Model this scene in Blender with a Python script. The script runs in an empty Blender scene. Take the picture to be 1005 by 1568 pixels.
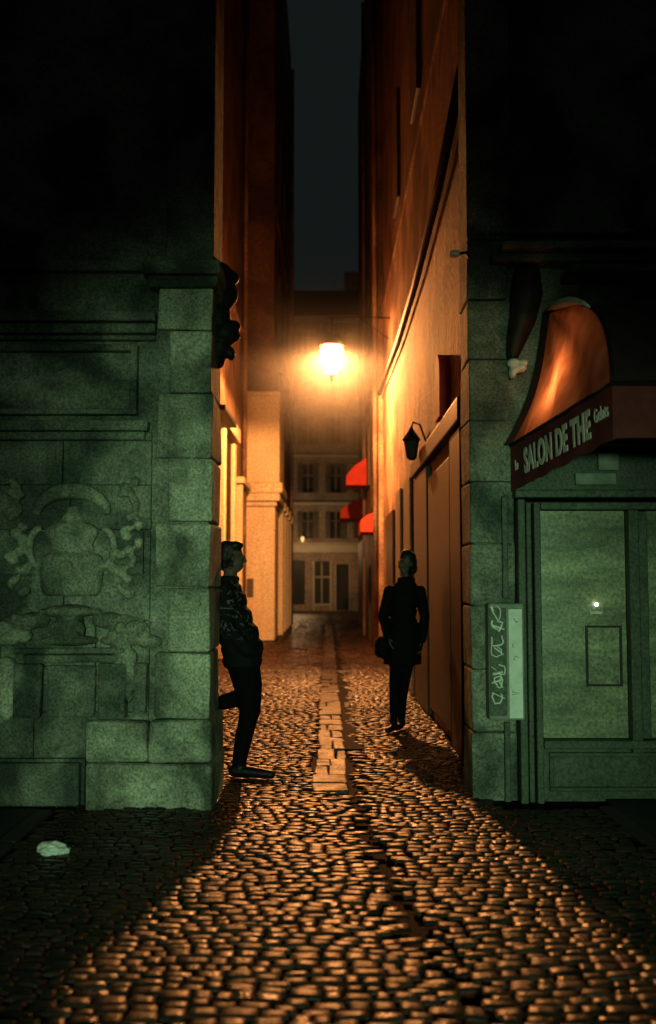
import bpy, bmesh, math, random
import numpy as np
from mathutils import Vector, Matrix
random.seed(7); np.random.seed(7)
scene=bpy.context.scene
COL=scene.collection

# ------------------------------------------------------------------ materials
def new_mat(name):
    m=bpy.data.materials.new(name); m.use_nodes=True
    nt=m.node_tree; b=nt.nodes['Principled BSDF']
    return m,nt,b
def surf(name,c1,c2=None,rough=.8,scale=3.0,bump=.3,bscale=40.,bdist=.01,stretch=(1,1,1),stain=None,spec=.3,rvar=0.0,metal=0.0,coat=0.0,grain=0.0,sheen=0.0,sscale=.9):
    m,nt,b=new_mat(name); N=nt.nodes; L=nt.links
    c2=c2 or tuple(x*.6 for x in c1)
    tc=N.new('ShaderNodeTexCoord'); mp=N.new('ShaderNodeMapping'); mp.inputs['Scale'].default_value=stretch
    L.new(tc.outputs['Object'],mp.inputs['Vector'])
    n=N.new('ShaderNodeTexNoise'); n.inputs['Scale'].default_value=scale; n.inputs['Detail'].default_value=8; n.inputs['Roughness'].default_value=.65
    L.new(mp.outputs[0],n.inputs['Vector'])
    r=N.new('ShaderNodeValToRGB'); r.color_ramp.elements[0].position=.32; r.color_ramp.elements[1].position=.68
    r.color_ramp.elements[0].color=(*c2,1); r.color_ramp.elements[1].color=(*c1,1)
    L.new(n.outputs['Fac'],r.inputs['Fac'])
    col=r.outputs['Color']
    if stain:
        n3=N.new('ShaderNodeTexNoise'); n3.inputs['Scale'].default_value=sscale; n3.inputs['Detail'].default_value=7; n3.inputs['Distortion'].default_value=.4
        L.new(tc.outputs['Object'],n3.inputs['Vector'])
        r3=N.new('ShaderNodeValToRGB'); r3.color_ramp.elements[0].position=.43; r3.color_ramp.elements[1].position=.60
        L.new(n3.outputs['Fac'],r3.inputs['Fac'])
        mx=N.new('ShaderNodeMixRGB'); mx.inputs['Color2'].default_value=(*stain,1)
        L.new(r3.outputs['Color'],mx.inputs['Fac']); L.new(col,mx.inputs['Color1']); col=mx.outputs['Color']
    if grain:
        n4=N.new('ShaderNodeTexNoise'); n4.inputs['Scale'].default_value=grain; n4.inputs['Detail'].default_value=3; n4.inputs['Roughness'].default_value=.8
        L.new(tc.outputs['Object'],n4.inputs['Vector'])
        mr4=N.new('ShaderNodeMapRange'); mr4.inputs['From Min'].default_value=.35; mr4.inputs['From Max'].default_value=.65; mr4.inputs['To Min'].default_value=.42; mr4.inputs['To Max'].default_value=1.42
        L.new(n4.outputs['Fac'],mr4.inputs['Value'])
        vm=N.new('ShaderNodeVectorMath'); vm.operation='SCALE'; L.new(col,vm.inputs[0]); L.new(mr4.outputs[0],vm.inputs['Scale']); col=vm.outputs[0]
    L.new(col,b.inputs['Base Color'])
    n2=N.new('ShaderNodeTexNoise'); n2.inputs['Scale'].default_value=bscale; n2.inputs['Detail'].default_value=6
    L.new(tc.outputs['Object'],n2.inputs['Vector'])
    add=N.new('ShaderNodeMath'); add.operation='ADD'; L.new(n2.outputs['Fac'],add.inputs[0]); L.new(n.outputs['Fac'],add.inputs[1])
    bp=N.new('ShaderNodeBump'); bp.inputs['Strength'].default_value=bump; bp.inputs['Distance'].default_value=bdist
    L.new(add.outputs[0],bp.inputs['Height']); L.new(bp.outputs['Normal'],b.inputs['Normal'])
    b.inputs['Roughness'].default_value=rough
    if rvar:
        mr=N.new('ShaderNodeMapRange'); mr.inputs['From Min'].default_value=.35; mr.inputs['From Max'].default_value=.65
        mr.inputs['To Min'].default_value=rough-rvar; mr.inputs['To Max'].default_value=rough+rvar
        L.new(n.outputs['Fac'],mr.inputs['Value']); L.new(mr.outputs[0],b.inputs['Roughness'])
    b.inputs['Specular IOR Level'].default_value=spec
    b.inputs['Metallic'].default_value=metal
    b.inputs['Coat Weight'].default_value=coat
    if sheen: b.inputs['Sheen Weight'].default_value=sheen
    return m
M={}
M['stone']=surf('carved_limestone',(.32,.33,.25),(.10,.11,.08),.85,2.6,.9,26,.02,stain=(.042,.055,.044),grain=60,sscale=1.7)
M['stone2']=surf('limestone_blocks',(.54,.54,.39),(.18,.19,.14),.85,3.0,.9,22,.02,stain=(.08,.09,.066),grain=60,sscale=2.1)
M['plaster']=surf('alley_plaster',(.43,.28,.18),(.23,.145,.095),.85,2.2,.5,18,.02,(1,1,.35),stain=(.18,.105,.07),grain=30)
M['soot']=surf('sooty_upper_render',(.22,.125,.085),(.11,.066,.048),.9,1.8,.5,14,.02,(1,1,.35),stain=(.075,.046,.036),grain=25)  # lamplight fading up the walls, put into a darker wall colour
M['plaster_pale']=surf('pale_plaster',(.72,.62,.44),(.56,.46,.31),.85,2.0,.3,25,.01,(1,1,.4),grain=30)
M['plaster_r']=surf('rough_render',(.42,.26,.16),(.19,.11,.07),.85,2.6,.8,14,.03,(1,1,.4),stain=(.12,.068,.045),grain=40,sscale=1.2)
M['far']=surf('far_facade_stone',(.36,.28,.20),(.22,.17,.13),.85,1.2,.3,8,.02,grain=9)
M['far_trim']=surf('far_trim_stone',(.55,.50,.37),(.4,.36,.27),.8,1.2,.3,8,.02)
M['dark_glass']=surf('dark_window_glass',(.02,.018,.016),None,.45,1,.02,5,.002,spec=.2)
M['shutter']=surf('grey_shutters',(.11,.09,.07),None,.6,5,.1)
M['darkwood']=surf('dark_painted_wood',(.03,.02,.016),(.014,.01,.009),.55,8,.2)
M['green_wood']=surf('shopfront_painted_wood',(.10,.12,.08),(.055,.07,.048),.6,5,.25,30,.006,grain=50)
M['iron']=surf('black_iron',(.010,.010,.010),None,.6,9,.1,spec=.15)
M['cobble']=surf('wet_cobbles',(.060,.030,.020),(.014,.009,.007),.42,7,.5,55,.007,rvar=.15,spec=.28,stain=(.012,.008,.006),sscale=2.6)
M['slab']=surf('gutter_slabs',(.048,.030,.022),(.016,.012,.010),.46,6,.8,40,.012,rvar=.14,spec=.27)
M['mortar']=surf('wet_grit',(.009,.006,.005),None,.8,30,.6,80,.01,spec=.06)
M['pave']=surf('asphalt_pavement',(.035,.042,.044),(.02,.025,.026),.75,7,.5,120,.006,grain=90)
M['kerb']=surf('granite_kerb',(.05,.05,.048),(.03,.03,.029),.65,20,.4,70,.005)
M['red']=surf('red_canvas',(.55,.04,.022),(.38,.03,.016),.8,6,.2)
M['maroon']=surf('maroon_canvas',(.16,.024,.024),(.09,.016,.016),.8,8,.3,30,.01)
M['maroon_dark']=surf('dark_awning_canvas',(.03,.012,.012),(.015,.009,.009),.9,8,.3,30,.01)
M['letters']=surf('cream_letters',(.78,.73,.64),(.55,.51,.44),.7,30,.1)
M['paper']=surf('white_paper',(.82,.84,.76),(.62,.64,.56),.8,12,.2)
M['cabinet']=surf('dirty_cabinet',(.30,.33,.26),(.14,.16,.12),.6,7,.3,50,.004)
M['ink']=surf('black_marker',(.012,.012,.012),None,.6)
M['pane']=surf('dusty_shop_glass',(.42,.44,.25),(.035,.05,.032),.3,2.4,.06,6,.006,(.45,1,1.5),spec=.6,grain=40)  # streaks of street reflection put into the pane colour
M['skin']=surf('skin',(.09,.058,.043),None,.6)
M['hair']=surf('dark_hair',(.010,.008,.006),None,.5,60,.4,100,.004)
M['coat']=surf('black_wool_coat',(.004,.004,.004),None,.85,30,.5,60,.008,spec=.10)
M['jeans']=surf('dark_trousers',(.004,.004,.005),None,.85,30,.3,60,.006,spec=.06)
M['shoe']=surf('black_leather',(.006,.006,.006),None,.45,30,.1,spec=.2)
M['white_metal']=surf('white_metal',(.7,.72,.68),None,.5)
def emis(name,c,s):
    m,nt,b=new_mat(name)
    b.inputs['Base Color'].default_value=(*c,1); b.inputs['Emission Color'].default_value=(*c,1); b.inputs['Emission Strength'].default_value=s
    return m
def lamp_pane(name,c,s):
    m=bpy.data.materials.new(name); m.use_nodes=True; nt=m.node_tree; nt.nodes.clear()
    o=nt.nodes.new('ShaderNodeOutputMaterial'); a=nt.nodes.new('ShaderNodeAddShader'); t=nt.nodes.new('ShaderNodeBsdfTransparent'); e=nt.nodes.new('ShaderNodeEmission')
    e.inputs['Color'].default_value=(*c,1); e.inputs['Strength'].default_value=s
    nt.links.new(t.outputs[0],a.inputs[0]); nt.links.new(e.outputs[0],a.inputs[1]); nt.links.new(a.outputs[0],o.inputs['Surface'])
    return m
LC=(1,.365,.098)
M['lamp_glass']=lamp_pane('sodium_lamp_glass',LC,140)
M['bulb']=emis('small_bulb',(.9,1,.8),5)  # glow standing in for a lamp's reflection in the shop glass
M['warm_bulb']=emis('warm_bulb',(1,.5,.18),1.6)
M['mercury']=emis('mercury_lamp_glass',(.5,.95,.65),3)
def jacket():
    m,nt,b=new_mat('patterned_jacket'); N=nt.nodes; L=nt.links
    tc=N.new('ShaderNodeTexCoord'); n=N.new('ShaderNodeTexNoise'); n.inputs['Scale'].default_value=15; n.inputs['Detail'].default_value=3; n.inputs['Distortion'].default_value=1.8
    L.new(tc.outputs['Object'],n.inputs['Vector'])
    r=N.new('ShaderNodeValToRGB'); r.color_ramp.elements[0].position=.56; r.color_ramp.elements[1].position=.61
    r.color_ramp.elements[0].color=(.006,.007,.008,1); r.color_ramp.elements[1].color=(.075,.085,.068,1)
    sx=N.new('ShaderNodeSeparateXYZ'); L.new(tc.outputs['Object'],sx.inputs[0])
    mr=N.new('ShaderNodeMapRange'); mr.inputs['From Min'].default_value=1.0; mr.inputs['From Max'].default_value=1.12; L.new(sx.outputs['Z'],mr.inputs['Value'])
    mx=N.new('ShaderNodeMixRGB'); mx.inputs['Color1'].default_value=(.006,.007,.008,1)
    L.new(mr.outputs[0],mx.inputs['Fac']); L.new(r.outputs[0],mx.inputs['Color2'])
    L.new(n.outputs['Fac'],r.inputs['Fac']); L.new(mx.outputs[0],b.inputs['Base Color']); b.inputs['Roughness'].default_value=.85; b.inputs['Specular IOR Level'].default_value=.10
    return m
M['jacket']=jacket()
def awning_fab():
    m,nt,b=new_mat('orange_awning_canvas'); N=nt.nodes; L=nt.links
    out=N['Material Output']
    tr=N.new('ShaderNodeBsdfTranslucent'); mx=N.new('ShaderNodeMixShader'); mx.inputs[0].default_value=.6
    tc=N.new('ShaderNodeTexCoord'); n=N.new('ShaderNodeTexNoise'); n.inputs['Scale'].default_value=6; n.inputs['Detail'].default_value=9
    L.new(tc.outputs['Object'],n.inputs['Vector'])
    r=N.new('ShaderNodeValToRGB'); r.color_ramp.elements[0].position=.3; r.color_ramp.elements[1].position=.65
    r.color_ramp.elements[0].color=(.28,.105,.06,1); r.color_ramp.elements[1].color=(.5,.24,.14,1)
    L.new(n.outputs['Fac'],r.inputs['Fac']); L.new(r.outputs[0],b.inputs['Base Color']); L.new(r.outputs[0],tr.inputs['Color'])
    b.inputs['Roughness'].default_value=.85
    L.new(b.outputs[0],mx.inputs[1]); L.new(tr.outputs[0],mx.inputs[2]); L.new(mx.outputs[0],out.inputs['Surface'])
    return m
M['awn']=awning_fab()

# ------------------------------------------------------------------ helpers
def empty(name,loc=(0,0,0)):
    e=bpy.data.objects.new(name,None); e.empty_display_size=.2; COL.objects.link(e); return e
def link(bm,name,mat,parent=None,bevel=0,smooth=False,recalc=True):
    if recalc: bmesh.ops.recalc_face_normals(bm,faces=bm.faces)
    me=bpy.data.meshes.new(name); bm.to_mesh(me); bm.free()
    o=bpy.data.objects.new(name,me); COL.objects.link(o)
    for mm in (mat if isinstance(mat,list) else [mat]): me.materials.append(M[mm] if isinstance(mm,str) else mm)
    if parent: o.parent=parent
    if bevel:
        md=o.modifiers.new('bevel','BEVEL'); md.width=bevel; md.segments=2; md.limit_method='ANGLE'
    if smooth:
        for p in me.polygons: p.use_smooth=True
    return o
def bx(bm,x0,x1,y0,y1,z0,z1,jit=0):
    vs=[]
    for z in (z0,z1):
        for (x,y) in ((x0,y0),(x1,y0),(x1,y1),(x0,y1)):
            vs.append(bm.verts.new((x+random.uniform(-jit,jit),y+random.uniform(-jit,jit),z+random.uniform(-jit,jit))))
    for f in ((0,3,2,1),(4,5,6,7),(0,1,5,4),(1,2,6,5),(2,3,7,6),(3,0,4,7)):
        bm.faces.new([vs[i] for i in f])
def boxes(name,lst,mat,parent=None,bevel=0,jit=0):
    bm=bmesh.new()
    for b in lst: bx(bm,*b,jit=jit)
    return link(bm,name,mat,parent,bevel)
def tube(bm,pts,r,seg=8):
    pts=[Vector(p) for p in pts]; rings=[]
    for i,p in enumerate(pts):
        d=(pts[min(i+1,len(pts)-1)]-pts[max(i-1,0)]).normalized()
        a=d.orthogonal().normalized() if i==0 else (pa-d*pa.dot(d)).normalized()
        pa=a; b=d.cross(a)
        rr=r[i] if isinstance(r,(list,tuple)) else r
        rings.append([bm.verts.new(p+(a*math.cos(t)+b*math.sin(t))*rr) for t in [2*math.pi*k/seg for k in range(seg)]])
    for i in range(len(rings)-1):
        for k in range(seg):
            bm.faces.new((rings[i][k],rings[i][(k+1)%seg],rings[i+1][(k+1)%seg],rings[i+1][k]))
    bm.faces.new(rings[0][::-1]); bm.faces.new(rings[-1])
def tubes(name,lst,mat,parent=None,seg=8):
    bm=bmesh.new()
    for pts,r in lst: tube(bm,pts,r,seg)
    return link(bm,name,mat,parent,smooth=True)
def lathe(bm,prof,c,seg=24,sx=1,sy=1,a0=0,square=False):
    rings=[]
    for r,z in prof:
        rings.append([bm.verts.new((c[0]+sx*r*math.cos(a0+2*math.pi*k/seg),c[1]+sy*r*math.sin(a0+2*math.pi*k/seg),c[2]+z)) for k in range(seg)])
    for i in range(len(rings)-1):
        for k in range(seg):
            bm.faces.new((rings[i][k],rings[i][(k+1)%seg],rings[i+1][(k+1)%seg],rings[i+1][k]))
    bm.faces.new(rings[0][::-1]); bm.faces.new(rings[-1])
def ball(bm,c,s,sub=2,rot=None):
    mt=Matrix.Translation(c)
    if rot is not None: mt=mt@rot.to_4x4()
    mt=mt@Matrix.Diagonal((*s,1))
    bmesh.ops.create_icosphere(bm,subdivisions=sub,radius=1,matrix=mt)
def sweep(bm,pts,sub=2,ax=(1,1,1)):
    for (a,b) in zip(pts[:-1],pts[1:]):
        d=(Vector(a[:3])-Vector(b[:3])).length; n=max(2,int(d/(min(a[3],b[3])*.35))+1)
        for i in range(n+1):
            t=i/n; r=a[3]*(1-t)+b[3]*t
            ball(bm,[a[k]*(1-t)+b[k]*t for k in range(3)],(r*ax[0],r*ax[1],r*ax[2]),sub)
def remesh(bm,name,mats,vox,parent=None,fn=None,smooth=4):
    me=bpy.data.meshes.new(name+'_tmp'); bm.to_mesh(me); bm.free()
    o=bpy.data.objects.new(name+'_tmp',me); COL.objects.link(o)
    r=o.modifiers.new('r','REMESH'); r.mode='VOXEL'; r.voxel_size=vox
    s=o.modifiers.new('s','SMOOTH'); s.iterations=smooth; s.factor=.5
    dg=bpy.context.evaluated_depsgraph_get(); ev=o.evaluated_get(dg)
    m2=bpy.data.meshes.new_from_object(ev); m2.name=name
    bpy.data.objects.remove(o)
    o=bpy.data.objects.new(name,m2); COL.objects.link(o)
    m2.materials.clear()
    for mm in mats: m2.materials.append(M[mm])
    for p in m2.polygons:
        p.use_smooth=True
        if fn: p.material_index=fn(p.center)
    if parent: o.parent=parent
    return o

# ------------------------------------------------------------------ ground
bm=bmesh.new()
S=300
vs=[bm.verts.new(p) for p in ((-S,-S,-.07),(S,-S,-.07),(S,S,-.07),(-S,S,-.07))]; bm.faces.new(vs)
link(bm,'ground','mortar',recalc=False)

def G(y):
    return float(np.interp(y,[1,2.5,3.5,4.35,5.5,6.5,7.2,10,40],[.95,.68,.5,.39,.28,.22,.20,.19,.18]))
SL=(-.10,.15)
verts=[];faces=[]
US={6:[-1,-.86,-.35,.35,.86,1],5:[-1,-.82,0,.82,1],4:[-1,-.7,.7,1]}
y=1.6
while y<51:
    f=1 if y<14 else (1.3 if y<22 else 2.2)
    us=US[6] if y<7 else (US[5] if y<12 else US[4])
    n=len(us)
    rd=random.uniform(.054,.086)*f
    if y<6.45: x0,x1=-1.75,1.75
    elif y<36.2: x0,x1=-2.08,1.14
    else: x0,x1=-7,7
    x=x0+random.uniform(0,.06)
    while x<x1-.05:
        w=random.uniform(.055,.135)*f
        cx=x+w/2; cyy=y+rd/2+.045*math.sin(cx*2.3+y*.7)+.014*math.sin(cx*9+y*3)+random.uniform(-.007,.007)
        x+=w
        if (7.2<cyy<9) and cx<-.9: continue
        g=G(cyy)+.018*math.sin(cyy*7)+.008*math.sin(cyy*19)
        if cyy>7.1 and cyy<35 and SL[0]-.02<cx<SL[1]+.02: continue
        if abs(cx-g)<(.038 if cyy<7 else .03) : continue
        dip=-.03*math.exp(-((cx-g)/.13)**2)+.012*math.sin(cx*5+y*2.1)*math.sin(y*3.3+cx)
        hz=dip+random.uniform(-.005,.005)-.008
        tx,ty=random.gauss(0,.04),random.gauss(0,.05)
        hw,hd=w/2-.001,rd/2-.001
        rot=random.uniform(-.10,.10)
        base=len(verts)
        k1,k2=random.uniform(.86,1),random.uniform(.86,1)
        for v in us:
            for u in us:
                e=max(abs(u),abs(v))
                if abs(u)==1 and abs(v)==1: uu,vv=u*.9,v*.9
                else: uu,vv=u,v
                px=uu*hw*(k1 if v>0 else 1); py=vv*hd*(k2 if u>0 else 1)
                z=.003*(1-(u*u+v*v)*.5)-(.011 if e==1 else (.0010 if e>.65 else 0))
                z+=random.uniform(-.0010,.0010)
                z+=tx*px+ty*py+hz
                verts.append((cx+px-rot*py,cyy+py+rot*px,z))
        for j in range(n-1):
            for i in range(n-1):
                a=base+j*n+i; faces.append((a,a+1,a+n+1,a+n))
    y+=rd
me=bpy.data.meshes.new('cobblestone_paving'); me.from_pydata(verts,[],faces); me.materials.append(M['cobble'])
me.polygons.foreach_set('use_smooth',[True]*len(me.polygons))
o=bpy.data.objects.new('cobblestone_paving',me); COL.objects.link(o)
boxes('joint_grit',[(-2.1,-.05,1.2,51,-.068,-.030),(-.05,.9,9,51,-.068,-.030),(.62,2.0,1.2,9,-.068,-.030)],'mortar')
bm=bmesh.new(); y=7.15
while y<35:
    l=random.uniform(.18,.5); h=random.uniform(-.012,.006)
    if random.random()<.6:
        xm=random.uniform(-.02,.07)
        for a,b in ((SL[0],xm),(xm,SL[1])):
            bx(bm,a+.005+random.uniform(-.012,.01),b-.005,y+.008,y+l-.008,-.066,-.016+random.uniform(-.010,.006),jit=.010)
    else:
        s=random.uniform(-.014,.012)
        bx(bm,SL[0]+s,SL[1]+s*.5,y+.008,y+l-.008,-.066,-.014+h,jit=.012)
    y+=l
link(bm,'gutter_slabs','slab',bevel=.014)
kb=[];y=-6
while y<6.4:
    l=.9
    kb.append((-1.87,-1.76,y+.005,min(y+l,6.5)-.005,-.066,.0)); kb.append((1.76,1.87,y+.005,min(y+l,6.7)-.005,-.066,.0)); y+=l
boxes('kerb',kb,'kerb',bevel=.012,jit=.003)
boxes('pavement',[(-14,-1.875,-6,6.55,-.066,-.004)],'pave')
boxes('pavement',[(1.875,14,-6,6.8,-.066,-.004)],'pave')

# ------------------------------------------------------------------ left carved stone building
LB=empty('carved_stone_building')
F=6.6
boxes('walls',[(-12,-.80,F+.06,7.15,-.06,19),(-12,-1.05,7.15,9.0,-.06,19)],'stone',LB,bevel=.01)
q=[];z=.56;i=0
while z<3.4:
    h=.43; xl=-1.14 if i%2==0 else -1.06
    q.append((xl,-.775,F-.02,7.17,z+.004,z+h-.004)); z+=h;i+=1
boxes('corner_pier_blocks',q,'stone2',LB,bevel=.016,jit=.010)
boxes('upper_corner_pier',[(-1.1,-.775,F+.0,7.17,3.62,19)],'stone',LB,bevel=.02)
boxes('plinth_blocks',[(-1.58,-.745,F-.07,7.2,-.06,.275),(-1.58,-1.17,F-.06,F+.1,.28,.55),(-1.165,-.75,F-.075,7.19,.28,.553)],'stone2',LB,bevel=.03,jit=.012)
fld=[];z=.0;i=0
while z<2.44:
    h=.30; x=-5.0+(.2 if i%2 else 0)
    while x<-1.2:
        w=random.uniform(.5,.8)
        fld.append((x+.003,min(x+w,-1.18)-.003,F+.02+random.uniform(0,.008),F+.08,z+.003,min(z+h,2.46)-.003)); x+=w
    z+=h;i+=1
boxes('ashlar_field',fld,'stone',LB,bevel=.006,jit=.003)
boxes('mouldings',[(-6,-1.16,F-.05,F+.1,3.20,3.27),(-6,-1.16,F-.03,F+.1,3.12,3.19),(-6,-1.16,F-.01,F+.1,3.08,3.11),
  (-6,-1.20,F-.045,F+.1,2.46,2.53),(-6,-1.22,F-.02,F+.1,2.40,2.455),
  (-1.33,-1.28,F-.02,F+.1,2.6,3.04),(-6,-1.28,F-.02,F+.1,3.0,3.05),(-6,-1.28,F-.02,F+.1,2.57,2.61),
  (-1.20,-.74,F-.07,7.2,3.42,3.50),(-1.24,-.72,F-.10,7.2,3.505,3.60),(-6,-1.2,F-.03,F+.1,3.55,3.62)],'stone',LB,bevel=.014,jit=.003)
cx=-1.70; yb=F+.02
bm=bmesh.new()
prof=[(.0,0),(.17,0),(.19,.02),(.205,.06),(.215,.2),(.205,.26),(.15,.29),(.14,.34),(.17,.40),(.185,.44),(.15,.47),(.08,.50),(.05,.56),(.03,.6)]
lathe(bm,[(max(r,.002),zz) for r,zz in prof],(cx,yb,1.36),28,1,.6)
arc=[(cx+.235*math.cos(t),yb-.03,1.90+.16*math.sin(t)) for t in np.linspace(math.pi,0,16)]
tube(bm,arc,[.025+.035*math.sin(t) for t in np.linspace(0,math.pi,16)],8)
for c,s in (((cx,yb-.12,1.53),(.06,.04,.075)),((cx,yb-.155,1.52),(.014,.02,.03)),((cx-.02,yb-.15,1.545),(.014,.01,.01)),((cx+.02,yb-.15,1.545),(.014,.01,.01)),((cx,yb-.03,1.80),(.05,.05,.06))): ball(bm,c,s)
R_=random.Random(3)
for sgn in (-1,1):
    pts=[(cx+sgn*(.20+.08*math.sin(t)),yb-.02,1.68+.13*math.cos(t)) for t in np.linspace(0,math.pi,10)]
    tube(bm,pts,.026,8)
    for k in range(26):
        t=k/25; wv=.05+.03*math.sin(t*3.1); ball(bm,(cx+sgn*(.37+.03*math.sin(t*5))+R_.uniform(-wv,wv),yb-.01,2.12-t*.75+R_.uniform(-.02,.02)),(R_.uniform(.025,.05),.05,R_.uniform(.025,.05)),1)
    ball(bm,(cx+sgn*.40,yb,1.13),(.13,.07,.10)); ball(bm,(cx+sgn*.43,yb-.05,1.15),(.07,.05,.055)); ball(bm,(cx+sgn*.25,yb,1.20),(.12,.06,.06)); ball(bm,(cx+sgn*.52,yb,1.06),(.09,.06,.05))
    ball(bm,(cx+sgn*.30,yb-.03,1.10),(.06,.05,.05))
    for k in range(7):
        ball(bm,(cx+sgn*(.12+.06*k),yb-.03,1.25-.012*k+.02*math.sin(k*2)),(.035,.04,.028),1)
ball(bm,(cx,yb-.04,1.26),(.17,.09,.05)); ball(bm,(cx,yb-.03,1.16),(.10,.09,.10)); ball(bm,(cx,yb-.03,1.07),(.2,.08,.04))
for k in range(9):
    a=k/8*math.pi; ball(bm,(cx+.1*math.cos(a),yb-.09,1.14+.03*math.sin(a)),(.018,.03,.05),1)
remesh(bm,'urn_relief',['stone2'],.009,LB,smooth=4)
boxes('pedestal_relief',[(-2.05,-1.33,F-.08,F+.05,.985,1.02),(-2.0,-1.37,F-.05,F+.05,.93,.98),
 (-1.50,-1.32,F-.06,F+.05,.57,.92),(-2.05,-1.87,F-.06,F+.05,.57,.92),(-1.84,-1.53,F-.015,F+.05,.57,.9),
 (-1.27,-1.19,F-.04,F+.05,.60,.92),(-2.3,-1.62,F-.03,F+.05,.0,.28)],'stone',LB,bevel=.02,jit=.008)
bm=bmesh.new()
for c,s in (((-1.36,yb-.05,1.15),(.045,.05,.05)),((-1.36,yb-.03,1.04),(.07,.06,.10)),((-1.31,yb-.03,.95),(.06,.06,.08)),((-1.38,yb-.03,.84),(.05,.05,.14)),((-1.30,yb-.03,.82),(.045,.05,.16)),((-1.44,yb-.04,1.07),(.06,.04,.03)),((-2.12,yb-.03,.86),(.1,.07,.11)),((-2.1,yb-.03,.7),(.07,.06,.16))): ball(bm,c,s)
remesh(bm,'scroll_reliefs',['stone2'],.009,LB,smooth=2)
def corbel(name,x,y,z,sg,mat,sc=1.0):
    bm=bmesh.new()
    L=[(0,0,.62,.13,.14,.12),(.02*sg,0,.48,.11,.12,.12),(0,0,.34,.10,.12,.12),(.05*sg,0,.22,.11,.11,.10),(.12*sg,0,.27,.05,.06,.045),(.13*sg,0,.20,.04,.05,.04),(.02*sg,0,.12,.08,.09,.09),(.10*sg,0,.07,.035,.05,.05),(0,0,.02,.06,.08,.06),(.1*sg,0,.62,.06,.08,.05),(.11*sg,0,.5,.04,.06,.07)]
    for a,b,c,sx,sy,sz in L: ball(bm,(x+a*sc,y+b*sc,z+c),(sx*sc,sy*sc,sz))
    return remesh(bm,name,[mat],.012,None,smooth=6)
c1=corbel('carved_corbel',-.79,6.98,3.0,1,'iron')
AL=empty('alley_house')
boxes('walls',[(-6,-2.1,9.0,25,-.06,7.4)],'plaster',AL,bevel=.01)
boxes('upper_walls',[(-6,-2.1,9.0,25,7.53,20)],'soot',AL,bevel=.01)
boxes('string_course',[(-6,-2.03,9.0,25,7.4,7.53)],'plaster',AL,bevel=.02)  # band added over the seam to the darkened upper wall
boxes('door_surrounds',[(-2.1,-1.97,18.9,19.2,0,4.6),(-2.1,-1.97,21.0,21.3,0,4.4),(-2.1,-1.9,18.7,21.5,4.45,4.75),(-2.1,-1.95,22.6,22.85,0,3.7),(-2.1,-1.9,22.5,24.6,3.7,3.85)],'plaster_pale',AL,bevel=.02)
boxes('doors',[(-2.1,-2.05,19.2,21.0,0,4.4),(-2.1,-2.05,22.85,24.4,0,3.6)],'darkwood',AL,bevel=.01)
boxes('hood',[(-2.1,-1.72,16.6,18.6,4.35,4.45)],'iron',AL,bevel=.02)
tubes('downpipe',[([(-2.02,23.9,0),(-2.02,23.9,19)],.055)],'plaster',AL)
BL=empty('corner_pier_house')
boxes('walls',[(-6,-1.38,25.05,36,-.06,6.2)],'plaster',BL,bevel=.01)
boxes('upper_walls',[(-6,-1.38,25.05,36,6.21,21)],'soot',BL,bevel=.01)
boxes('pale_pier',[(-2.13,-1.33,24.93,26.2,0,3.35),(-2.05,-1.22,24.9,27.5,3.95,6.15)],'plaster_pale',BL,bevel=.03)
boxes('pier_cornice',[(-2.12,-1.28,24.85,26.4,3.35,3.47),(-2.14,-1.2,24.78,27.6,3.475,3.68),(-2.10,-1.14,24.82,27.6,3.685,3.95),(-2.1,-1.2,24.85,27.6,6.155,6.27)],'plaster_pale',BL,bevel=.05)
pl=[];cp=[];dw=[]
for yy in (27.6,29.4,31.4,33.6):
    pl.append((-1.4,-1.24,yy,yy+.5,0,3.4)); cp.append((-1.4,-1.17,yy-.1,yy+.6,3.4,3.7)); dw.append((-1.38,-1.35,yy+.5,yy+1.7,0,2.9))
boxes('pilasters',pl,'plaster_pale',BL,bevel=.02); boxes('capitals',cp,'plaster_pale',BL,bevel=.06); boxes('doors',dw,'darkwood',BL)
tubes('downpipe',[([(-1.28,34.9,0),(-1.28,34.9,20)],.06)],'plaster',BL)
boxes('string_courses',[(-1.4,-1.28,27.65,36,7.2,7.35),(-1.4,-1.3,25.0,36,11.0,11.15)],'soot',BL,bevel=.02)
wn=[]
for yy in (27.2,30.0,33.0):
    for zz in (8.2,12): wn.append((-1.385,-1.33,yy,yy+1.0,zz,zz+1.8))
boxes('shutters',wn,'shutter',BL,bevel=.01)
pq=boxes('wall_plaque',[(-2.02,-1.86,24.88,24.925,1.1,1.55)],'shutter',None,bevel=.01)

# ------------------------------------------------------------------ right alley houses
RA=empty('rendered_alley_house')
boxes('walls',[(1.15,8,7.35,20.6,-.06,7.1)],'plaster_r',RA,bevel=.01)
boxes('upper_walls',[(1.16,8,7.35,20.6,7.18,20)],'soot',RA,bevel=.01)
boxes('string_course',[(1.13,8,7.35,20.6,7.1,7.18)],'plaster_r',RA,bevel=.02)  # band added where the darkened upper wall begins
boxes('shopfront_panels',[(1.09,1.15,8.2,8.9,.0,2.75),(1.10,1.15,9.0,10.9,.1,2.6),(1.09,1.15,11.0,12.6,.0,2.75),(1.06,1.15,8.1,12.8,2.78,2.98),(1.10,1.15,17.0,19.0,0,2.7)],'darkwood',RA,bevel=.015)
boxes('window_frames',[(1.10,1.15,13.4,14.5,1.1,2.9),(1.10,1.15,15.2,16.2,1.1,2.9),(1.1,1.16,9.0,10.0,7.6,9.4),(1.1,1.16,12,13,7.6,9.4),(1.1,1.16,15.5,16.5,7.6,9.4),(1.1,1.16,12,13,11.2,13)],'shutter',RA,bevel=.015)
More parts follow.
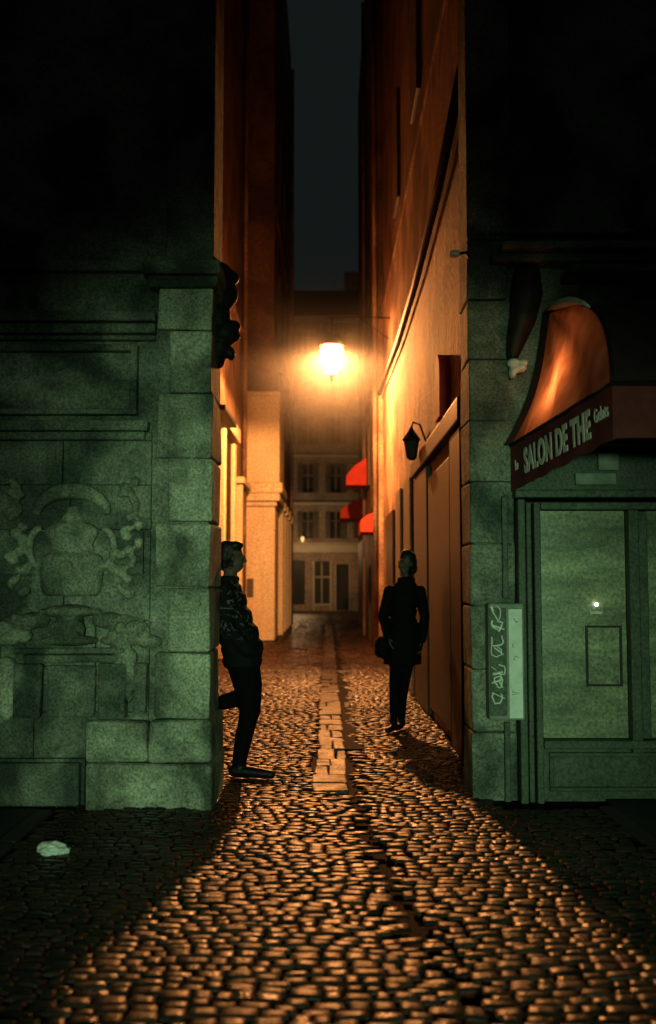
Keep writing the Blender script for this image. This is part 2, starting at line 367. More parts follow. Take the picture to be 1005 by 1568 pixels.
boxes('sills',[(1.03,1.15,13.3,14.6,.98,1.08),(1.03,1.15,15.1,16.3,.98,1.08)],'plaster_r',RA,bevel=.015)
boxes('base_course',[(1.08,1.15,12.9,20.6,0,.6)],'plaster_r',RA,bevel=.02)
pts=[(1.07,7.6,5.55),(1.07,9.5,5.25),(1.07,12,5.1),(1.07,15,5.1),(1.07,18,5.25),(1.07,20.4,5.35)]
tubes('gutter_pipe',[(pts,.045)],'iron',RA)
bm=bmesh.new()
pp=[(9.25,2.65),(9.65,2.65),(9.65,3.05)]+[(9.45+.2*math.cos(t),3.05+.22*math.sin(t)) for t in np.linspace(.2,math.pi-.2,8)]+[(9.25,3.05)]
f1=[bm.verts.new((1.045,a,b+.36)) for a,b in pp]; f2=[bm.verts.new((1.15,a,b+.36)) for a,b in pp]
bm.faces.new(f1); n=len(pp)
for k in range(n): bm.faces.new((f1[k],f1[(k+1)%n],f2[(k+1)%n],f2[k]))
link(bm,'arched_sign','red')  # lamplit patch of wall, put in as a red panel
RB=empty('narrow_alley_house')
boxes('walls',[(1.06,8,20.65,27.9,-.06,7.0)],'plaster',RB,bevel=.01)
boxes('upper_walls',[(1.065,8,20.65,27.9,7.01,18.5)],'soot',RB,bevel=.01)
boxes('shopfront_panels',[(1.0,1.06,21,23.2,0,2.9),(.98,1.06,20.9,23.4,2.92,3.1),(1.0,1.06,24.5,26.8,0,2.9)],'darkwood',RB,bevel=.01)
tubes('downpipe',[([(1.0,20.85,0),(1.0,20.85,18.5)],.055),([(1.0,27.4,0),(1.0,27.4,18)],.05)],'plaster',RB)
boxes('string_courses',[(.96,1.06,20.7,27.9,5.9,6.05)],'plaster',RB,bevel=.02)
boxes('shutters',[(1.01,1.06,22,23,3.9,5.5),(1.01,1.06,25,26,3.9,5.5),(1.01,1.06,22,23,7.4,9.2),(1.01,1.06,25,26,7.4,9.2)],'shutter',RB,bevel=.01)
RC=empty('end_alley_house')
boxes('walls',[(1.12,8,27.95,36.2,-.06,7.0)],'plaster_r',RC,bevel=.01)
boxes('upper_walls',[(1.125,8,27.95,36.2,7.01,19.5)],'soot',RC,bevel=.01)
boxes('shutters',[(1.07,1.12,29,30,3.9,5.5),(1.07,1.12,32,33,3.9,5.5),(1.07,1.12,29,30,7.4,9.2),(1.07,1.12,32,33,7.4,9.2)],'shutter',RC,bevel=.01)
boxes('shopfront_panels',[(1.06,1.12,29,35,0,2.8)],'darkwood',RC,bevel=.01)
def red_awning(name,x,y0,y1,z,out,drop):
    bm=bmesh.new()
    n=8
    top=[bm.verts.new((x,y0+(y1-y0)*k/n,z)) for k in range(n+1)]
    mid=[bm.verts.new((x-out*.6,y0+(y1-y0)*k/n,z-drop*.45)) for k in range(n+1)]
    low=[bm.verts.new((x-out,y0+(y1-y0)*k/n,z-drop)) for k in range(n+1)]
    hem=[bm.verts.new((x-out,y0+(y1-y0)*k/n,z-drop-.25-(.04 if k%2 else 0))) for k in range(n+1)]
    for a,b in ((top,mid),(mid,low),(low,hem)):
        for k in range(n): bm.faces.new((a[k],a[k+1],b[k+1],b[k]))
    for e in (0,n):
        w=bm.verts.new((x,y0 if e==0 else y1,z-drop)); wh=bm.verts.new((x,y0 if e==0 else y1,z-drop-.25))
        bm.faces.new((top[e],mid[e],low[e],w)); bm.faces.new((low[e],hem[e],wh,w))
    o=link(bm,name,'red'); s=o.modifiers.new('s','SOLIDIFY'); s.thickness=.015
    return o
red_awning('red_shop_awning',1.06,26.0,27.2,4.75,.58,.5)
red_awning('red_shop_awning',1.12,29.5,31.5,4.0,.75,.4)
red_awning('red_shop_awning',1.06,21.2,22.8,2.98,.36,.20)

# ------------------------------------------------------------------ tea salon building (right front)
TB=empty('tea_salon_building'); FR=6.9
boxes('walls',[(1.02,12,FR+.05,7.3,2.42,19),(1.02,1.3,FR+.05,7.3,-.06,2.42),(3.6,12,FR+.05,7.3,-.06,2.42)],'stone',TB,bevel=.01)
q=[];z=.0;i=0
while z<3.6:
    h=.43; q.append((.985,(1.29 if z<2.3 else (1.33 if i%2 else 1.27)),FR-.01,7.32,z+.004-(.06 if i==0 else 0),z+h-.004)); z+=h;i+=1
boxes('corner_pier_blocks',q,'stone',TB,bevel=.014,jit=.006)
boxes('upper_corner_pier',[(.985,1.3,FR-.01,7.32,z,19)],'stone',TB,bevel=.02)
boxes('shop_frame',[(1.30,1.35,FR-.10,FR+.1,-.06,2.02),(1.365,1.40,FR-.06,FR+.1,-.06,2.0),(1.41,1.455,FR-.10,FR+.1,-.06,2.0),
 (2.06,2.13,FR-.09,FR+.1,0.3,1.95),(1.46,3.6,FR-.09,FR+.1,1.95,2.0),(1.28,3.6,FR-.13,FR+.1,2.03,2.08),(1.28,3.6,FR-.06,FR+.1,2.085,2.40),
 (1.46,3.6,FR-.10,FR+.1,.33,.385),(1.46,3.6,FR-.03,FR+.1,-.06,.325),(1.50,3.6,FR-.06,FR+.0,.27,.3),(1.50,1.53,FR-.06,FR+.0,.07,.265),(1.50,3.6,FR-.06,FR,.04,.068),(2.14,2.2,FR-.05,FR+.1,.39,1.94)],'green_wood',TB,bevel=.008)
boxes('shop_window_panes',[(1.46,2.055,FR,FR+.02,.39,1.945),(2.205,3.6,FR,FR+.02,.39,1.945)],'pane',TB)
boxes('menu_frame',[(1.77,2.02,FR-.02,FR-.003,1.14,1.155),(1.77,2.02,FR-.02,FR-.003,.74,.755),(1.77,1.785,FR-.02,FR-.003,.757,1.138),(2.005,2.02,FR-.02,FR-.003,.757,1.138)],'darkwood',TB)
boxes('menu_sheet',[(1.79,2.0,FR-.008,FR-.003,.76,1.135)],'pane',TB)
boxes('fascia_plate',[(1.70,1.98,FR-.1,FR-.062,2.12,2.2),(1.86,2.0,FR-.1,FR-.062,2.22,2.34)],'cabinet',TB,bevel=.006)
boxes('cornice',[(1.14,6,FR-.12,FR+.06,3.68,3.74),(1.2,6,FR-.2,FR+.06,3.745,3.8),(1.65,6,FR-.26,FR+.06,3.56,3.62),(1.14,6,FR-.06,FR+.06,3.9,3.94)],'stone',TB,bevel=.015)
bm=bmesh.new(); ball(bm,(1.845,FR-.03,1.30),(.014,.014,.014)); link(bm,'bulb','bulb',TB,smooth=True)  # reflected lamp in the window, put in as a glowing ball
boxes('bulb_bracket',[(1.80,1.88,FR-.03,FR-.003,1.235,1.25)],'white_metal',TB)  # pale streak under the reflection, built as a small bar

# awning
AW=empty('tea_salon_awning')
A=Vector((1.27,6.875,2.40)); B=Vector((1.53,5.30,2.52))
bm=bmesh.new(); n=16; m=12
top=Vector((1.57,6.93,3.36))
grid=[]
for j in range(m+1):
    t=j/m; rowv=[]
    for k in range(n+1):
        s=k/n
        p=A.lerp(B,s)
        bul=s*s*.30*math.sin(t*math.pi)
        q_=p.lerp(top,t)+Vector((.10*bul,-.9*bul,.55*bul))
        q_.x+=.016*math.sin(s*19+t*4)*(1-t)+.05*math.sin(t*math.pi)*(1-s); q_.z-=.03*math.sin(t*math.pi)
        rowv.append(bm.verts.new(q_))
    grid.append(rowv)
edge=[v.co.copy() for v in [g[-1] for g in grid]]
edgeL=[v.co.copy() for v in [g[0] for g in grid]]
for j in range(m):
    for k in range(n): bm.faces.new((grid[j][k],grid[j][k+1],grid[j+1][k+1],grid[j+1][k]))
link(bm,'awning_cheek','awn',AW,smooth=True,recalc=False)
bm=bmesh.new(); gr=[]
B2=Vector((4.5,5.30,2.52))
for e in edge: gr.append([bm.verts.new((e.x+(4.5-e.x)*k/12,e.y,e.z)) for k in range(13)])
for j in range(m):
    for k in range(12): bm.faces.new((gr[j][k],gr[j][k+1],gr[j+1][k+1],gr[j+1][k]))
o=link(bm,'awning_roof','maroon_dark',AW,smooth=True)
bm=bmesh.new()
vv=[bm.verts.new(e+Vector((-.05,.0,0))) for e in edgeL]; v2=[bm.verts.new((e.x+.03,e.y,e.z)) for e in edgeL]
for k in range(m): bm.faces.new((vv[k],v2[k],v2[k+1],vv[k+1]))
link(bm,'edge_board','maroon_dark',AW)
def strip(bm,p,q,z0a,z1a,z0b,z1b,th=.012,n=20,wav=.006):
    d=(q-p); nn=Vector((-d.y,d.x,0)).normalized()
    vs=[]
    for k in range(n+1):
        t=k/n; c=p+d*t+nn*wav*math.sin(t*25)
        vs.append((bm.verts.new((c.x,c.y,z0a*(1-t)+z0b*t+.006*math.sin(t*30))),bm.verts.new((c.x,c.y,z1a*(1-t)+z1b*t))))
    for k in range(n): bm.faces.new((vs[k][0],vs[k+1][0],vs[k+1][1],vs[k][1]))
bm=bmesh.new()
strip(bm,Vector((A.x,A.y,0)),Vector((B.x,B.y,0)),2.08,2.40,2.22,2.52)
strip(bm,Vector((B.x,B.y,0)),Vector((4.5,B.y,0)),2.22,2.52,2.22,2.52,n=40)
o=link(bm,'valance','maroon',AW,recalc=False); s=o.modifiers.new('s','SOLIDIFY'); s.thickness=.01
tubes('frame_rods',[([tuple(A),tuple(B),tuple(B2)],.014),([tuple(e) for e in edge],.011)],'iron',AW)
tubes('pale_piping',[([tuple(e+Vector((-.03,-.02,.012))) for e in edge[6:]],[.006,.014,.024,.032,.034,.026,.008])],'paper',AW)
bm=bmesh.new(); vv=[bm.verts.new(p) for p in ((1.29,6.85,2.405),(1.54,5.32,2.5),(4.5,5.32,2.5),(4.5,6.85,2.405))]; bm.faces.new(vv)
link(bm,'soffit','maroon_dark',AW)  # sheet added to keep the inner light off the shopfront
def letter(txt,size,pos,off,name,parent,sx=1):
    cu=bpy.data.curves.new(name,'FONT'); cu.body=txt; cu.size=size; cu.extrude=.002; cu.offset=off; cu.space_character=1.08
    ob=bpy.data.objects.new(name,cu); COL.objects.link(ob)
    dg=bpy.context.evaluated_depsgraph_get(); me=bpy.data.meshes.new_from_object(ob.evaluated_get(dg)); bpy.data.objects.remove(ob)
    d=Vector((B.x-A.x,B.y-A.y,.13)).normalized(); up=Vector((0,0,1)); up=(up-d*up.dot(d)).normalized(); nn=d.cross(up)
    me.transform(Matrix.Diagonal((sx,1,1,1)))
    mt=Matrix((d,up,nn)).transposed().to_4x4(); mt.translation=pos
    me.transform(mt); me.materials.clear(); me.materials.append(M['letters'])
    o=bpy.data.objects.new(name,me); COL.objects.link(o); o.parent=parent; return o
d_=(B-A); nrm=Vector((d_.y,-d_.x,0)).normalized()
if nrm.x>0: nrm=-nrm
def vp(t,z):
    p=A.lerp(B,t); return Vector((p.x,p.y,2.08+.14*t+z))+nrm*.016
letter('SALON DE THE',.225,vp(.19,.072),.008,'lettering',AW,.64)
letter('le',.10,vp(.08,.12),.002,'small_lettering',AW,.8)
letter('Gelats',.11,vp(.875,.13),.001,'script_lettering',AW,.6)
bm=bmesh.new()
sweep(bm,[(1.40,6.88,3.60,.10),(1.39,6.84,3.46,.115),(1.36,6.82,3.30,.10),(1.32,6.84,3.16,.075),(1.29,6.86,3.04,.05)])
remesh(bm,'scroll_bracket',['darkwood'],.012,None,smooth=6)
bm=bmesh.new()
for c,s in (((1.29,6.83,2.97),(.05,.06,.035)),((1.33,6.82,2.93),(.05,.06,.03)),((1.28,6.83,2.90),(.028,.06,.04)),((1.36,6.83,2.97),(.03,.06,.025))): ball(bm,c,s)
remesh(bm,'stone_pendant',['paper'],.01,None,smooth=2)
FL=empty('security_floodlight')
bm=bmesh.new(); bx(bm,.83,.90,6.62,6.70,3.67,3.71); link(bm,'housing','white_metal',FL,bevel=.018)
tubes('bracket',[([(.9,6.68,3.70),(.96,6.78,3.74),(1.0,6.9,3.74)],.010)],'iron',FL)
UC=empty('utility_cabinet')
boxes('box',[(1.08,1.32,FR-.16,FR-.012,.53,1.31)],'cabinet',UC,bevel=.012)
boxes('door_panel',[(1.085,1.20,FR-.168,FR-.162,.56,1.28)],'green_wood',UC,bevel=.003)
boxes('pale_sticker',[(1.215,1.305,FR-.168,FR-.162,.545,1.27)],'paper',UC)
R2=random.Random(21); gl=[]
zz=1.25
while zz>.62:
    x0_=1.095; w_=R2.uniform(.06,.095); h_=R2.uniform(.03,.06)
    pts=[(x0_+w_*(.5+.5*math.sin(t*R2.uniform(.8,1.3)+R2.uniform(0,1))),FR-.172,zz+h_*math.cos(t*1.25+R2.uniform(0,.6))) for t in np.linspace(0,R2.uniform(3.5,7),9)]
    gl.append((pts,R2.uniform(.004,.008)))
    if R2.random()<.7: gl.append(([(x0_+R2.uniform(0,.03),FR-.172,zz+R2.uniform(-.04,.04)),(x0_+R2.uniform(.06,.1),FR-.172,zz+R2.uniform(-.04,.04))],R2.uniform(.004,.008)))
    zz-=R2.uniform(.07,.12)
tubes('graffiti',gl,'paper',UC,5)
gl=[]
for zz in (1.2,1.02,.95,.7):
    pts=[(1.230+R2.uniform(0,.055),FR-.171,zz+R2.uniform(-.03,.03)) for j in range(4)]
    gl.append((pts,.002))
tubes('graffiti_ink',gl,'ink',UC,5)
boxes('cable_duct',[(1.20,1.24,FR-.05,FR-.012,-.05,.5),(1.20,1.24,FR-.05,FR-.012,1.34,2.05)],'green_wood',TB,bevel=.008)

# ------------------------------------------------------------------ far building
FB=empty('far_apartment_building'); YF=52
ops=[]
for xc in (-3.9,-2.5,-1.05,.41,1.86,3.3):
    for z0,h in ((3.75,1.4),(6.15,1.55),(8.7,1.45),(11.2,1.4),(13.5,1.2)): ops.append((xc-.28,xc+.28,z0,z0+h))
ops+=[(-.75,.12,.35,2.55),(.42,1.1,0,2.4),(-2.6,-1.2,.3,2.6)]
xs=sorted(set([-9,9]+[o[0] for o in ops]+[o[1] for o in ops])); zs=sorted(set([-.06,15.2]+[o[2] for o in ops]+[o[3] for o in ops]))
bm=bmesh.new()
for i in range(len(xs)-1):
    for j in range(len(zs)-1):
        mx_,mz=(xs[i]+xs[i+1])/2,(zs[j]+zs[j+1])/2
        if any(o[0]<mx_<o[1] and o[2]<mz<o[3] for o in ops): continue
        bx(bm,xs[i],xs[i+1],YF,YF+.3,zs[j],zs[j+1])
bmesh.ops.remove_doubles(bm,verts=bm.verts,dist=.0005)
link(bm,'walls','far',FB)
boxes('window_glass',[(-9,9,YF+.2,YF+.25,0.01,15.1)],'dark_glass',FB)
sh=[];fr=[]
for o_ in ops[:30]:
    sh+= [(o_[0]-.27,o_[0]-.01,YF-.05,YF-.004,o_[2],o_[3]),(o_[1]+.01,o_[1]+.27,YF-.05,YF-.004,o_[2],o_[3])]
    fr+= [((o_[0]+o_[1])/2-.025,(o_[0]+o_[1])/2+.025,YF+.12,YF+.18,o_[2],o_[3]),(o_[0],o_[1],YF+.12,YF+.18,o_[2]+.9,o_[2]+.94),(o_[0]-.05,o_[1]+.05,YF-.1,YF-.004,o_[2]-.1,o_[2]-.01)]
boxes('shutters',sh,'shutter',FB); boxes('window_bars',fr,'far',FB)
boxes('bands',[(-9,9,YF-.15,YF-.003,5.5,5.65),(-9,9,YF-.22,YF-.003,3.0,3.42),(-9,9,YF-.3,YF-.003,3.43,3.52),(-9,9,YF-.1,YF-.003,8.05,8.15),(-9,9,YF-.3,YF+.3,15.2,15.5)],'far_trim',FB,bevel=.02)
boxes('shop_bars',[(-.78,-.7,YF-.06,YF+.19,0,2.6),(.1,.18,YF-.06,YF+.19,0,2.6),(-.35,-.3,YF+.1,YF+.19,.35,2.5),(-.7,.1,YF+.1,YF+.19,1.7,1.76),(-.7,.1,YF-.05,YF+.2,.25,.35),(.38,.42,YF-.06,YF+.19,0,2.4),(1.1,1.15,YF-.06,YF+.19,0,2.4)],'far_trim',FB)
bm=bmesh.new()
prof=[(YF-.1,15.5),(YF+1.2,17.3),(YF+5,18)]
for (a,b) in zip(prof[:-1],prof[1:]):
    v=[bm.verts.new(p) for p in ((-9,a[0],a[1]),(9,a[0],a[1]),(9,b[0],b[1]),(-9,b[0],b[1]))]; bm.faces.new(v)
link(bm,'roof','darkwood',FB)
boxes('chimneys',[(.9,1.9,YF+2,YF+2.6,16.8,18.6),(-3.2,-2.2,YF+2,YF+2.6,16.8,18.8)],'far',FB,bevel=.02)
FLn=empty('wall_lantern')
bm=bmesh.new(); lathe(bm,[(.03,0),(.07,.06),(.08,.22),(.02,.28)],(-1.32,YF-.45,3.55),8); link(bm,'glass','warm_bulb',FLn)
tubes('arm',[([(-1.32,YF-.45,3.85),(-1.32,YF-.3,3.98),(-1.32,YF-.02,3.96)],.02)],'iron',FLn)
l=bpy.data.lights.new('glow','POINT'); l.energy=210; l.color=(1,.56,.25); l.shadow_soft_size=.15
lo=bpy.data.objects.new('glow',l); lo.location=(-1.6,YF-3.6,3.2); COL.objects.link(lo); lo.parent=FLn

# ------------------------------------------------------------------ street lamp (lit)
SLm=empty('street_lamp'); LX,LY,LZ=.07,18.0,5.2
bm=bmesh.new(); lathe(bm,[(.06,.07),(.11,.11),(.20,.46),(.19,.53),(.10,.56)],(LX,LY,LZ),6); link(bm,'lantern_glass','lamp_glass',SLm)
bm=bmesh.new(); lathe(bm,[(.015,-.10),(.03,-.07),(.02,-.03),(.04,0),(.06,.03),(.055,.06)],(LX,LY,LZ),12)
lathe(bm,[(.24,.565),(.25,.58),(.18,.66),(.06,.73),(.03,.84)],(LX,LY,LZ),12); link(bm,'lantern_cap','iron',SLm,smooth=False)
tubes('lantern_frame',[([(LX+.115*math.cos(a),LY+.115*math.sin(a),LZ+.1),(LX+.205*math.cos(a),LY+.205*math.sin(a),LZ+.47)],.004) for a in [k*math.pi/3 for k in range(6)]],'iron',SLm)
tubes('bracket_arm',[([(LX,LY,LZ+.82),(LX,LY,LZ+1.1)],.012),([(LX-.05,LY,LZ+1.1),(.6,LY,LZ+1.12),(1.15,LY,LZ+1.1)],.012),([(.6,LY,LZ+1.1),(.85,LY,LZ+.9),(1.13,LY,LZ+.7)],.009)],'iron',SLm)
l=bpy.data.lights.new('burner','SPOT'); l.energy=3500; l.color=LC; l.spot_size=math.radians(180); l.spot_blend=.10; l.shadow_soft_size=.08
lo=bpy.data.objects.new('burner',l); lo.location=(LX,LY,LZ+.42); COL.objects.link(lo); lo.parent=SLm
WL=empty('wall_lantern')
bm=bmesh.new(); lathe(bm,[(.03,0),(.06,.03),(.09,.22),(.11,.24),(.04,.34),(.01,.40)],(.98,11.6,2.88),6); link(bm,'lantern_body','iron',WL)
tubes('arm',[([(.98,11.6,3.26),(1.0,11.6,3.33),(1.08,11.6,3.3),(1.15,11.6,3.1)],.012)],'iron',WL)

bm=bmesh.new(); bmesh.ops.create_icosphere(bm,subdivisions=3,radius=1)
for v in bm.verts:
    r=1+random.uniform(-.16,.16); v.co=Vector((v.co.x*.085*r-1.47,v.co.y*.05*r+5.45,max(v.co.z*.04*r,-.028)+.025))
link(bm,'crumpled_paper','paper')

# ------------------------------------------------------------------ people
def hand(bm,w,d,n,side=1,curl=.5):
    w=Vector(w); d=Vector(d).normalized(); n=Vector(n); n=(n-d*n.dot(d)).normalized(); s=d.cross(n)*side
    for t in (.02,.045,.07):
        for q in (-.022,-.007,.008,.023):
            ball(bm,w+d*t+s*q,(.015,.015,.015),1)
    for i,(q,l) in enumerate(((-.030,.062),(-.010,.075),(.011,.08),(.031,.07))):
        p=w+d*.08+s*q; ang=0
        for k in range(3):
            ang+=curl*(.5+.35*k); dd=d*math.cos(ang)+n*math.sin(ang); L=l*(.45,.32,.25)[k]; p2=p+dd*L
            sweep(bm,[(*p,.0088-.0008*k),(*p2,.008-.0008*k)],1); p=p2
    p=w+d*.025+s*.03; p2=p+(d*.6+s*.7+n*.3).normalized()*.035; p3=p2+(d*.9+s*.1+n*.4).normalized()*.03
    sweep(bm,[(*p,.012),(*p2,.010),(*p3,.008)],1)
def head(bm,c,f,up=(0,0,1),hair='short'):
    c=Vector(c); f=Vector(f).normalized(); u=Vector(up).normalized(); f=(f-u*f.dot(u)).normalized(); r=f.cross(u)
    R=Matrix((r,f,u)).transposed()
    def b(x,y,z,sx,sy,sz,sub=2): ball(bm,c+R@Vector((x,y,z)),(sx,sy,sz),sub,R)
    b(0,-.012,.035,.076,.094,.085); b(0,.02,-.02,.062,.07,.075); b(0,.045,-.075,.04,.035,.032); b(0,.03,-.05,.055,.055,.045)
    b(0,.085,.022,.045,.015,.012); b(0,.098,-.012,.012,.018,.025); b(0,.108,-.022,.013,.013,.011); b(0,.08,-.055,.026,.014,.008); b(0,.078,-.067,.022,.013,.007)
    for s in (-1,1):
        b(s*.03,.078,.005,.014,.012,.010); b(s*.077,-.005,-.005,.009,.02,.032); b(s*.035,.06,-.025,.022,.022,.018)
    return R
def person_a():
    P=empty('leaning_man'); Y=7.62
    bm=bmesh.new()
    for (x,z,dx,dy,dz) in ((-.765,1.39,.115,.18,.09),(-.75,1.30,.14,.2,.13),(-.72,1.17,.155,.195,.14),(-.68,1.05,.165,.19,.14),(-.65,.95,.17,.19,.13),(-.65,.86,.16,.18,.10)):
        ball(bm,(x,Y,z),(dx,dy,dz))
    sweep(bm,[(-.755,Y,1.42,.06),(-.745,Y,1.53,.054)])
    for a in np.linspace(0,2*math.pi,14,endpoint=False): ball(bm,(-.755+.062*math.cos(a),Y+.066*math.sin(a),1.475),(.022,.022,.03),1)
    sh=[(-.765,Y-.19,1.36,.075),(-.745,Y-.245,1.12,.062),(-.60,Y-.19,.955,.055),(-.575,Y-.18,.945,.045)]
    sweep(bm,sh)
    sweep(bm,[(-.76,Y+.20,1.37,.075),(-.74,Y+.25,1.12,.058),(-.59,Y+.16,.96,.048),(-.57,Y+.15,.95,.036)])
    hand(bm,(-.60,Y-.18,.94),(.5,.35,-.75),(-.4,.6,-.4),1,.7); hand(bm,(-.57,Y+.15,.95),(.3,-.5,-.6),(-.5,-.6,-.4),-1,.6)
    sweep(bm,[(-.64,Y-.08,.86,.130),(-.60,Y-.08,.68,.112),(-.585,Y-.08,.50,.084),(-.60,Y-.08,.42,.074),(-.63,Y-.07,.30,.070),(-.665,Y-.06,.11,.056)])
    sweep(bm,[(-.65,Y+.09,.86,.12),(-.585,Y+.11,.55,.078),(-.70,Y+.12,.56,.07),(-.92,Y+.13,.50,.05)])
    sweep(bm,[(-.70,Y-.06,.045,.046),(-.62,Y-.075,.045,.046),(-.50,Y-.095,.035,.040),(-.42,Y-.11,.028,.032)])
    sweep(bm,[(-.665,Y-.06,.12,.05),(-.66,Y-.06,.055,.048)])
    sweep(bm,[(-.97,Y+.13,.54,.044),(-.985,Y+.13,.45,.040),(-.99,Y+.14,.34,.034)]); sweep(bm,[(-.92,Y+.13,.51,.048),(-.97,Y+.13,.52,.045)])
    hc=Vector((-.735,Y,1.635)); head(bm,hc,(1,.25,-.12),(.03,0,1))
    for (x,y,z,a,b_,c) in ((-.03,0,.075,.088,.086,.065),(-.05,-.01,.02,.068,.085,.085),(-.055,0,-.04,.055,.07,.06),(.03,0,.100,.06,.068,.034)): ball(bm,(hc.x+x,hc.y+y,hc.z+z),(a,b_,c))
    def fn(c):
        r=c-hc
        if c.z>1.50:
            if r.z>.055 or (r.x<.02 and r.z>-.08) : return 1
            if r.length<.2: return 0
        if c.z>.83 and not (c.x>-.50 and c.z<.94): return 2
        if c.x>-.50 and .78<c.z<.94: return 0
        if c.z<.10 or (c.x<-.90 and c.z<.62): return 4
        return 3
    remesh(bm,'body',['skin','hair','jacket','jeans','shoe'],.008,P,fn,smooth=3)
person_a()
def person_b():
    P=empty('standing_woman'); Y=9.9; X=.745
    bm=bmesh.new()
    for (x,z,dx,dy,dz) in ((.02,1.42,.12,.09,.06),(.02,1.38,.16,.10,.07),(.015,1.29,.16,.12,.11),(0,1.16,.14,.12,.13),(0,1.03,.15,.125,.13),(0,.93,.17,.14,.12)):
        ball(bm,(X+x,Y,z),(dx,dy,dz))
    sweep(bm,[(X+.03,Y,1.42,.055),(X+.035,Y,1.53,.048)])
    for a in np.linspace(0,2*math.pi,14,endpoint=False): ball(bm,(X+.03+.07*math.cos(a),Y+.07*math.sin(a),1.475),(.025,.025,.035),1)
    sweep(bm,[(X-.135,Y,1.365,.062),(X-.20,Y+.02,1.12,.053),(X-.165,Y-.10,.94,.044),(X-.155,Y-.12,.92,.032)])
    sweep(bm,[(X+.165,Y,1.365,.062),(X+.215,Y+.03,1.12,.053),(X+.18,Y-.08,.90,.044),(X+.175,Y-.09,.88,.032)])
    hand(bm,(X-.155,Y-.12,.92),(.2,-.3,-1),(.8,0,-.2),1,.5); hand(bm,(X+.175,Y-.09,.88),(-.1,-.3,-1),(-.8,0,-.2),-1,.5)
    for k in range(10):
        t=k/9; z=.93-.27*t; w=.175+.03*t
        ball(bm,(X-.01*t,Y+.01*t,z),(w,.14+.02*t,.03))
    ball(bm,(X-.215,Y+.05,.83),(.07,.11,.10)); ball(bm,(X-.215,Y+.05,.77),(.075,.12,.07))
    sweep(bm,[(X-.05,Y,.75,.085),(X-.085,Y-.02,.50,.062),(X-.09,Y,.32,.056),(X-.10,Y+.01,.10,.038)])
    sweep(bm,[(X+.05,Y+.03,.75,.085),(X+.01,Y+.02,.50,.062),(X-.01,Y+.10,.32,.056),(X-.01,Y+.16,.10,.038)])
    sweep(bm,[(X-.09,Y+.02,.04,.036),(X-.12,Y-.06,.033,.036),(X-.17,Y-.15,.025,.028)]); sweep(bm,[(X-.10,Y+.01,.12,.04),(X-.10,Y+.01,.045,.038)])
    sweep(bm,[(X-.005,Y+.18,.04,.036),(X-.03,Y+.09,.033,.036),(X-.08,Y+.0,.025,.028)]); sweep(bm,[(X-.01,Y+.16,.12,.04),(X-.008,Y+.16,.045,.038)])
    hc=Vector((X+.04,Y,1.63)); head(bm,hc,(-.75,-.6,-.1))
    for (x,y,z,a,b_,c) in ((.01,.01,.08,.086,.086,.055),(.03,.04,.02,.078,.075,.088),(.045,.05,-.04,.065,.055,.07),(-.005,0,.112,.055,.055,.038)): ball(bm,(hc.x+x,hc.y+y,hc.z+z),(a,b_,c))
    f=Vector((-.75,-.6,0)).normalized()
    def fn(c):
        r=c-hc
        if c.z>1.505:
            if r.z>.06 or r.dot(f)<.03: return 1
            return 0
        if c.z<.905 and c.z>.70 and c.y<Y-.15 and abs(c.x-X)>.10 and abs(c.x-X)<.24: return 0
        if c.z>.655: return 2
        if c.z<.085: return 4
        return 3
    remesh(bm,'body',['skin','hair','coat','jeans','shoe'],.009,P,fn,smooth=3)
person_b()

# ------------------------------------------------------------------ lamp behind the viewer (its light is on the fronts; its glint in the shop glass is a glowing ball)
ML=empty('street_lamp'); mx0,my0,mz0=.3,-7.0,1.35
bm=bmesh.new(); lathe(bm,[(.07,.0),(.11,.04),(.19,.42),(.1,.5)],(mx0,my0,mz0),6); link(bm,'lantern_glass','mercury',ML)
bm=bmesh.new(); lathe(bm,[(.2,.505),(.22,.53),(.1,.65),(.02,.75)],(mx0,my0,mz0),6); lathe(bm,[(.12,-1.41),(.11,-1.2),(.06,-1.0),(.045,-.05),(.075,-.003)],(mx0,my0,mz0),10); link(bm,'post_and_cap','iron',ML)
l=bpy.data.lights.new('beam','SPOT'); l.energy=3200; l.color=(.53,.95,.53); l.spot_size=math.radians(28); l.spot_blend=1; l.shadow_soft_size=.3
lo=bpy.data.objects.new('beam',l); lo.location=(mx0,my0+.3,mz0+.2); COL.objects.link(lo); lo.parent=ML
d=Vector((0.0,6.8,.90))-lo.location; lo.rotation_euler=d.to_track_quat('-Z','Y').to_euler()
l=bpy.data.lights.new('awning_bulb_light','POINT'); l.energy=12; l.color=(1,.42,.14); l.shadow_soft_size=.05  # light added behind the canvas to brighten the awning cheek
lo=bpy.data.objects.new('awning_bulb_light',l); lo.location=(1.60,6.42,2.70); COL.objects.link(lo); lo.parent=AW
bm=bmesh.new(); ball(bm,(1.60,6.45,2.57),(.03,.03,.03)); link(bm,'awning_bulb','warm_bulb',AW)  # glowing ball added to go with the cheek light

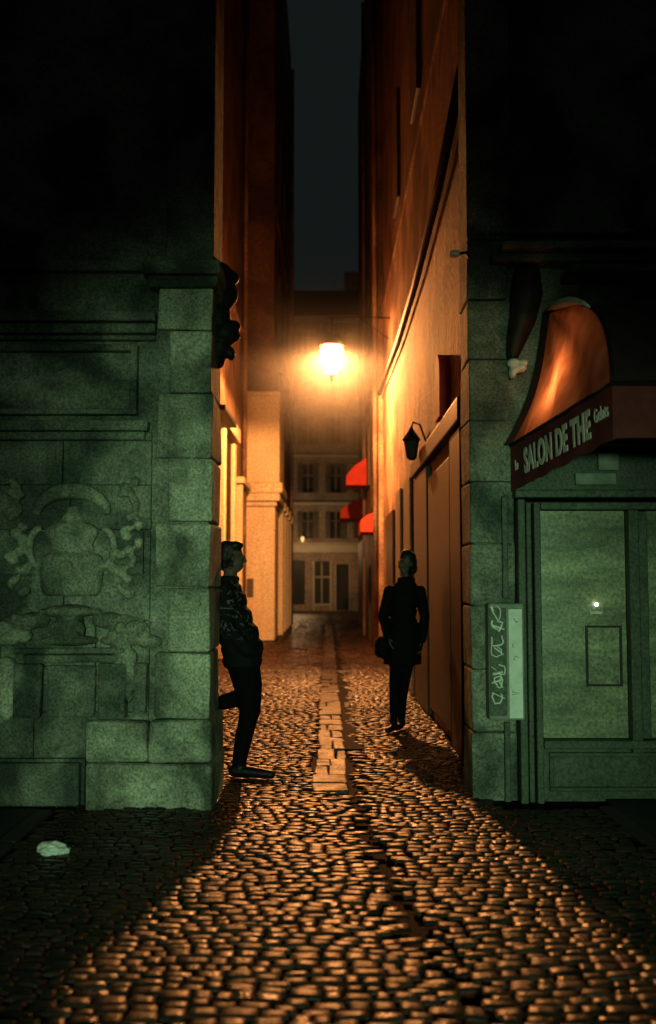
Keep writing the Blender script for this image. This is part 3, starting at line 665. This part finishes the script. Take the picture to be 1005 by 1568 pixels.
# scatter volume added to give the lamp its halo, thinning out smoothly with distance
MR=3.2
bm=bmesh.new(); bmesh.ops.create_icosphere(bm,subdivisions=3,radius=MR)
m=bpy.data.materials.new('night_mist'); m.use_nodes=True; nt=m.node_tree; nt.nodes.clear()
out=nt.nodes.new('ShaderNodeOutputMaterial'); vs_=nt.nodes.new('ShaderNodeVolumeScatter'); vs_.inputs['Anisotropy'].default_value=.0
tc=nt.nodes.new('ShaderNodeTexCoord'); vl=nt.nodes.new('ShaderNodeVectorMath'); vl.operation='LENGTH'
mr=nt.nodes.new('ShaderNodeMapRange'); mr.inputs['From Min'].default_value=0; mr.inputs['From Max'].default_value=MR*.96; mr.inputs['To Min'].default_value=1; mr.inputs['To Max'].default_value=0
pw=nt.nodes.new('ShaderNodeMath'); pw.operation='POWER'; pw.inputs[1].default_value=3.4
ml=nt.nodes.new('ShaderNodeMath'); ml.operation='MULTIPLY'; ml.inputs[1].default_value=.095
nt.links.new(tc.outputs['Object'],vl.inputs[0]); nt.links.new(vl.outputs['Value'],mr.inputs['Value']); nt.links.new(mr.outputs[0],pw.inputs[0]); nt.links.new(pw.outputs[0],ml.inputs[0]); nt.links.new(ml.outputs[0],vs_.inputs['Density'])
nt.links.new(vs_.outputs[0],out.inputs['Volume'])
M['mist']=m
o=link(bm,'night_mist','mist'); o.location=(LX,LY,LZ+.35)

# world
w=bpy.data.worlds.new('World'); scene.world=w; w.use_nodes=True; nt=w.node_tree
bg=nt.nodes['Background']; sky=nt.nodes.new('ShaderNodeTexSky'); sky.sky_type='NISHITA'; sky.sun_disc=False; sky.sun_elevation=math.radians(-4); sky.sun_rotation=math.radians(180)
mx=nt.nodes.new('ShaderNodeMixRGB'); mx.inputs['Fac'].default_value=.998; mx.inputs['Color2'].default_value=(.0062,.0088,.0084,1)
nt.links.new(sky.outputs[0],mx.inputs['Color1']); nt.links.new(mx.outputs[0],bg.inputs['Color']); bg.inputs['Strength'].default_value=1
cam=bpy.data.cameras.new('camera'); cam.sensor_fit='VERTICAL'; cam.sensor_height=36; cam.lens=35; cam.clip_end=800; cam.clip_start=.05
cam.dof.use_dof=True; cam.dof.focus_distance=7.5; cam.dof.aperture_fstop=1.4
co=bpy.data.objects.new('camera',cam); COL.objects.link(co); co.location=(0,0,1.45); co.rotation_euler=(math.radians(94.05),0,0)
scene.camera=co
scene.view_settings.view_transform='Standard'; scene.view_settings.look='None'; scene.view_settings.exposure=0
